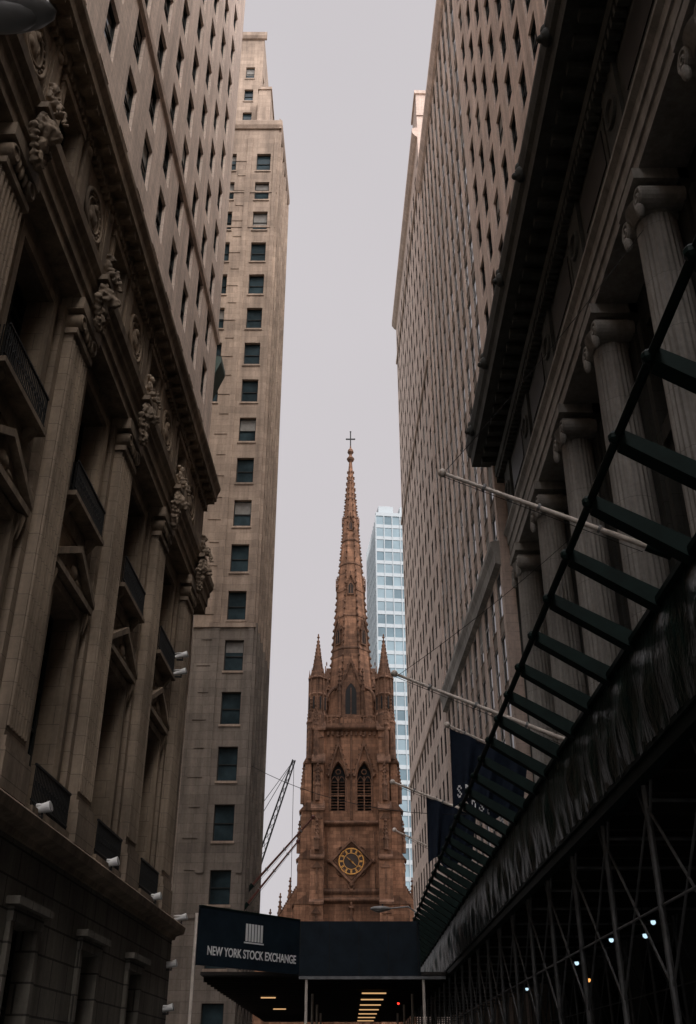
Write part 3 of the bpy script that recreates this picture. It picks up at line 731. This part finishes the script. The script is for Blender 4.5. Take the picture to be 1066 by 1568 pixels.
b.finish(dict(deck='wood',joists='wood',ledger='shedbeam',parapet='shedgreen',parapet_studs='shedbeam',rails='shedbeam',outriggers='shedbeam',posts='galv',braces='galv'),smooth=('parapet',))

# checkpoint canopy across the road with sign
b=B('checkpoint_canopy'); b.frame((-1.97,44),(1,0),(0,-1))
b.box('panels',0,4.9,-.1,0,5.15,7.2)
for i in range(5): b.box('seams',i*1.2,i*1.2+.03,0,.012,5.15,7.2)
b.box('sill',0,5.9,-.2,.04,5.03,5.14)
b.box('ceiling',-4,6,-36,-.2,5.2,5.32)
for i in range(28): b.box('joists',-4,6,-1.4-i*1.25,-1.28-i*1.25,5.02,5.195)
for s in (.3,5.0):
    for n in (-.1,-8,-16,-24): b.tube('posts',(s,n,0),(s,n,5.03),.06,8)
for i in range(7):
    n=-6.0-i*4.2; b.box('strip_lights',2.6,3.7,n-.12,n,4.9,4.95)
for i in range(2): b.box('strip_lights',-2.2,-1.5,-9-i*9.1,-8.88-i*9.1,4.9,4.95)
b.frame((-5.55,40),(3.58,4),(4,-3.58))
b.tube('posts',(0,-.2,0),(0,-.2,7.0),.06,8)
b.finish(dict(panels='navy',seams='iron',sill='galv',ceiling='wood',joists='wood',posts='pole',strip_lights='warm'))

b=B('exchange_sign'); b.frame((-5.55,40),(3.58,4),(4,-3.58)); Lp=math.hypot(3.58,4)
b.box('panel',0,Lp,-.1,0,5.2,7.22); b.box('panel_edge',0,Lp,-.12,.03,7.221,7.27)
for i in range(6):
    s=2.35+i*.16; b.box('logo',s,s+.10,.005,.03,6.2,6.83)
b.box('logo',2.28,3.32,.005,.03,6.12,6.17)
par=b.finish(dict(panel='navy',panel_edge='shedbeam',logo='white'))
cu=bpy.data.curves.new('lettering','FONT'); cu.body='NEW YORK STOCK EXCHANGE'; cu.size=.36; cu.extrude=.008; cu.align_x='CENTER'; cu.offset=.006
tmp=bpy.data.objects.new('tmp',cu); scene.collection.objects.link(tmp)
dg=bpy.context.evaluated_depsgraph_get(); me=bpy.data.meshes.new_from_object(tmp.evaluated_get(dg)); bpy.data.objects.remove(tmp)
me.materials.clear(); me.materials.append(M['white'])
o=bpy.data.objects.new('lettering',me); scene.collection.objects.link(o); o.parent=par
dx,dy=3.58/Lp,4/Lp; c=Lp*.52
o.location=(-5.55+dx*c+dy*.02,40+dy*c-dx*.02,5.58); o.rotation_euler=(R(90),0,math.atan2(4,3.58)); 
w=max(v.co.x for v in me.vertices)-min(v.co.x for v in me.vertices); o.scale=(4.7/w,1.2,1)

for x,y,z,mt in ((6.5,23.5,4.3,'cool'),(7.0,24.5,4.7,'cool'),(6.6,27,4.6,'cool'),(6.2,29.5,4.3,'cool'),(6.4,33.5,4.3,'orange'),(6.8,31.0,4.0,'orange'),(2.5,55,4.8,'red'),(6.5,40,4.4,'cool')):
    b=B('work_lamp'); b.frame((x,y),(1,0),(0,-1))
    b.tube('cable',(0,0,z+.1),(0,0,5.4),.012,6); b.lathe('shade',(0,0),[(z+.03,.13),(z+.1,.1),(z+.16,.04)],12); b.ell('bulb',(0,0,z),(.06,.06,.06),10,7)
    b.finish(dict(cable='iron',shade='iron',bulb=mt),smooth=('bulb',))

# ------------------------------------------------------------------ flagpoles & flags
def flagpole(base,tip,r,mt):
    b=B('flagpole'); b.frame((0,0),(1,0),(0,1))
    b.tube('shaft',base,tip,r,12,r*.6); b.ell('ball',tip,(.14,.14,.14),12,8)
    bb=Vector(base); tt=Vector(tip); d=(tt-bb)
    for f in (.02,.28,.55,.8): 
        p=bb+d*f; q=bb+d*(f+.012); b.tube('collars',tuple(p),tuple(q),r*1.35,12)
    b.tube('socket',tuple(bb-d*.03),tuple(bb+d*.08),r*1.7,12)
    b.tube('halyard',tuple(bb+d*.1+Vector((0,0,-.25))),tuple(tt+Vector((0,0,-.12))),.012,5)
    b.finish(dict(shaft=mt,ball=mt,collars='lampgrey',socket='shedbeam',halyard='iron'),smooth=('ball',))
flagpole((9.3,26,15.0),(2.9,26,17.75),.095,'pole')
flagpole((9.0,37.8,12.7),(1.85,37.8,15.65),.095,'pole')
flagpole((8.5,44,13.6),(4.5,44,15.5),.07,'pole')
flagpole((8.4,54,13.1),(2.4,54,15.5),.09,'pole')
flagpole((8.0,66,13.1),(3.0,66,15.5),.07,'pole')
flagpole((-6.7,70,12.4),(-2.4,70,17.2),.09,'redpole')
flagpole((-6.7,68,11.0),(-3.3,68,15.2),.08,'redpole')
def flag(x0,x1,y,zt0,zt1,h,marks):
    me=bpy.data.meshes.new('cloth'); V=[];F=[];nx,nz=60,36
    for j in range(nz+1):
        for i in range(nx+1):
            u=i/nx;v=j/nz
            x=x0+(x1-x0)*u*(1-.25*v*(.5+.5*math.sin(3*u)))
            z=(zt0+(zt1-zt0)*u)-h*v*(1-.15*math.sin(u*9)*.5-.25*u)
            yy=y+.28*math.sin(u*19+v*1.3)*(.25+v*.75)+.1*math.sin(u*41+v*3)*v
            V.append((x,yy,z))
    for j in range(nz):
        for i in range(nx):
            a=j*(nx+1)+i; F.append((a,a+1,a+nx+2,a+nx+1))
    me.from_pydata(V,[],F); me.materials.append(M['flagc']); me.materials.append(M['white'])
    GL={'S':["0110","1001","0100","0010","1001","0110"],'E':["1110","1000","1110","1000","1000","1110"],'X':["1001","1001","0110","0110","1001","1001"]}
    for p in me.polygons:
        p.use_smooth=True
        i=p.index%nx;j=p.index//nx
        if marks:
            for k,ch in enumerate("SEXSE"):
                a=4+k*7; jj=(j-27)//1
                if 0<=i-a<4 and 0<=jj<6 and GL[ch][jj][i-a]=='1': p.material_index=1
    o=bpy.data.objects.new('flag',me); scene.collection.objects.link(o)
flag(4.6,8.0,44,15.35,13.8,3.5,True)
flag(4.2,6.8,54,14.7,13.7,3.4,False)

# ------------------------------------------------------------------ street lamps, cables, crane
def street_lamp(px,py,hx,hy,h,k=1):
    b=B('street_lamp'); b.frame((0,0),(1,0),(0,1))
    b.lathe('post',(px,py),[(.14,.2),(.5,.18),(.6,.11),(h*.95,.07)],12)
    b.tube('arm',(px,py,h*.93),((px+hx)/2,(py+hy)/2,h+.1),.04,8); b.tube('arm',((px+hx)/2,(py+hy)/2,h+.1),(hx,hy,h),.04,8)
    sx=1 if hx>px else -1
    b.ell('head',(hx+sx*.3*k,hy,h),(.5*k,.2*k,.12*k),16,10); b.ell('lens',(hx+sx*.36*k,hy,h-.06*k),(.3*k,.15*k,.11*k),14,8)
    b.box('photocell',hx+sx*.2*k-.04,hx+sx*.2*k+.04,hy-.04,hy+.04,h+.1*k,h+.2*k)
    b.finish(dict(post='lampgrey',arm='lampgrey',head='lampgrey',lens='lampgrey',photocell='iron'),smooth=('head','lens'))
street_lamp(-5.2,5.1,-3.2,5.1,9.25)
street_lamp(4.6,60,2.2,60,9.9,1.2)
b=B('overhead_cable'); b.frame((0,0),(1,0),(0,1))
def cable(p,q,sag,r=.02):
    p=Vector(p);q=Vector(q);pr=p
    for i in range(1,13):
        f=i/12; c=p.lerp(q,f)-Vector((0,0,sag*4*f*(1-f))); b.tube('m',tuple(pr),tuple(c),r,5); pr=c
cable((8.3,50,13.0),(-6.8,69,20.5),1.2)
cable((1.9,37.8,15.5),(8.9,34,20),.2,.012)
cable((2.9,26,17.7),(9,22,24),.2,.012)
b.finish({'m':'iron'},single=True)
b=B('crane_boom'); b.frame((0,0),(1,0),(0,1))
P0=Vector((-16.5,150,17));P1=Vector((-8.2,150,43.5)); d=(P1-P0).normalized(); side=Vector((0,1,0)); up=d.cross(side)
cs=[(side*.5+up*.5),(side*-.5+up*.5),(side*-.5-up*.5),(side*.5-up*.5)]
for c in cs: b.tube('chords',tuple(P0+c),tuple(P1+c*.4),.09,6)
n=20
for i in range(n):
    a=P0.lerp(P1,i/n);q=P0.lerp(P1,(i+1)/n); k0=1-.6*i/n;k1=1-.6*(i+1)/n
    for j in range(4): b.tube('lattice',tuple(a+cs[j]*k0),tuple(q+cs[(j+1)%4]*k1),.04,5)
for o in (0,.8): b.tube('cables',tuple(P1),(-18-o*3,150,26),.05,5)
b.tube('cables',tuple(P1),(-8.1,150,12),.04,5)
b.box('base',-20,-14,148,152,0,3.5); b.box('base',-18,-15.8,148.6,151.4,3.5,17)
b.finish(dict(chords='iron',lattice='iron',cables='iron',base='iron'))

# ------------------------------------------------------------------ world, sun, camera
SD=Vector((.30,-.50,.81)).normalized()
w=bpy.data.worlds.new('World'); scene.world=w; w.use_nodes=True; nt=w.node_tree
bg=nt.nodes['Background']; sky=nt.nodes.new('ShaderNodeTexSky'); sky.sky_type='NISHITA'; sky.sun_disc=False
sky.sun_elevation=math.asin(SD.z); sky.sun_rotation=math.atan2(SD.x,SD.y)
tc=nt.nodes.new('ShaderNodeTexCoord'); nz=noise(nt,tc.outputs['Generated'],2.2,4,.5)
k=maprange(nt,nz,.3,.7,.97,1.03)
# overcast: unseen bright zone added around the sun direction as fill light
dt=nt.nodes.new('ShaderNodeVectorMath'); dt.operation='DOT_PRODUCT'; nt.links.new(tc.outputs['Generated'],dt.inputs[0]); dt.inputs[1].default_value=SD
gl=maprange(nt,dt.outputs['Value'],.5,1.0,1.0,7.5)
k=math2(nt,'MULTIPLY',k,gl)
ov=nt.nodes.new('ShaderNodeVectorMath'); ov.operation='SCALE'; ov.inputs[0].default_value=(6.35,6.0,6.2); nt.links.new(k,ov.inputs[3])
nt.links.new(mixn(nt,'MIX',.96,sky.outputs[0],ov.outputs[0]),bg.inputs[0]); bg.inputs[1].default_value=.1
sd=bpy.data.lights.new('sun','SUN'); sd.energy=1.5; sd.angle=R(20); sd.color=(1,.92,.83)
so=bpy.data.objects.new('sun',sd); scene.collection.objects.link(so)
so.rotation_euler=SD.to_track_quat('Z','Y').to_euler()
cam=bpy.data.cameras.new('camera'); co=bpy.data.objects.new('camera',cam); scene.collection.objects.link(co)
co.location=(0,0,1.6); co.rotation_euler=(R(90+29.6),0,0)
cam.sensor_fit='VERTICAL'; cam.sensor_height=36; cam.lens=35; cam.clip_end=6000; cam.clip_start=.1
scene.camera=co
scene.view_settings.view_transform='Standard'; scene.view_settings.look='None'; scene.view_settings.exposure=0
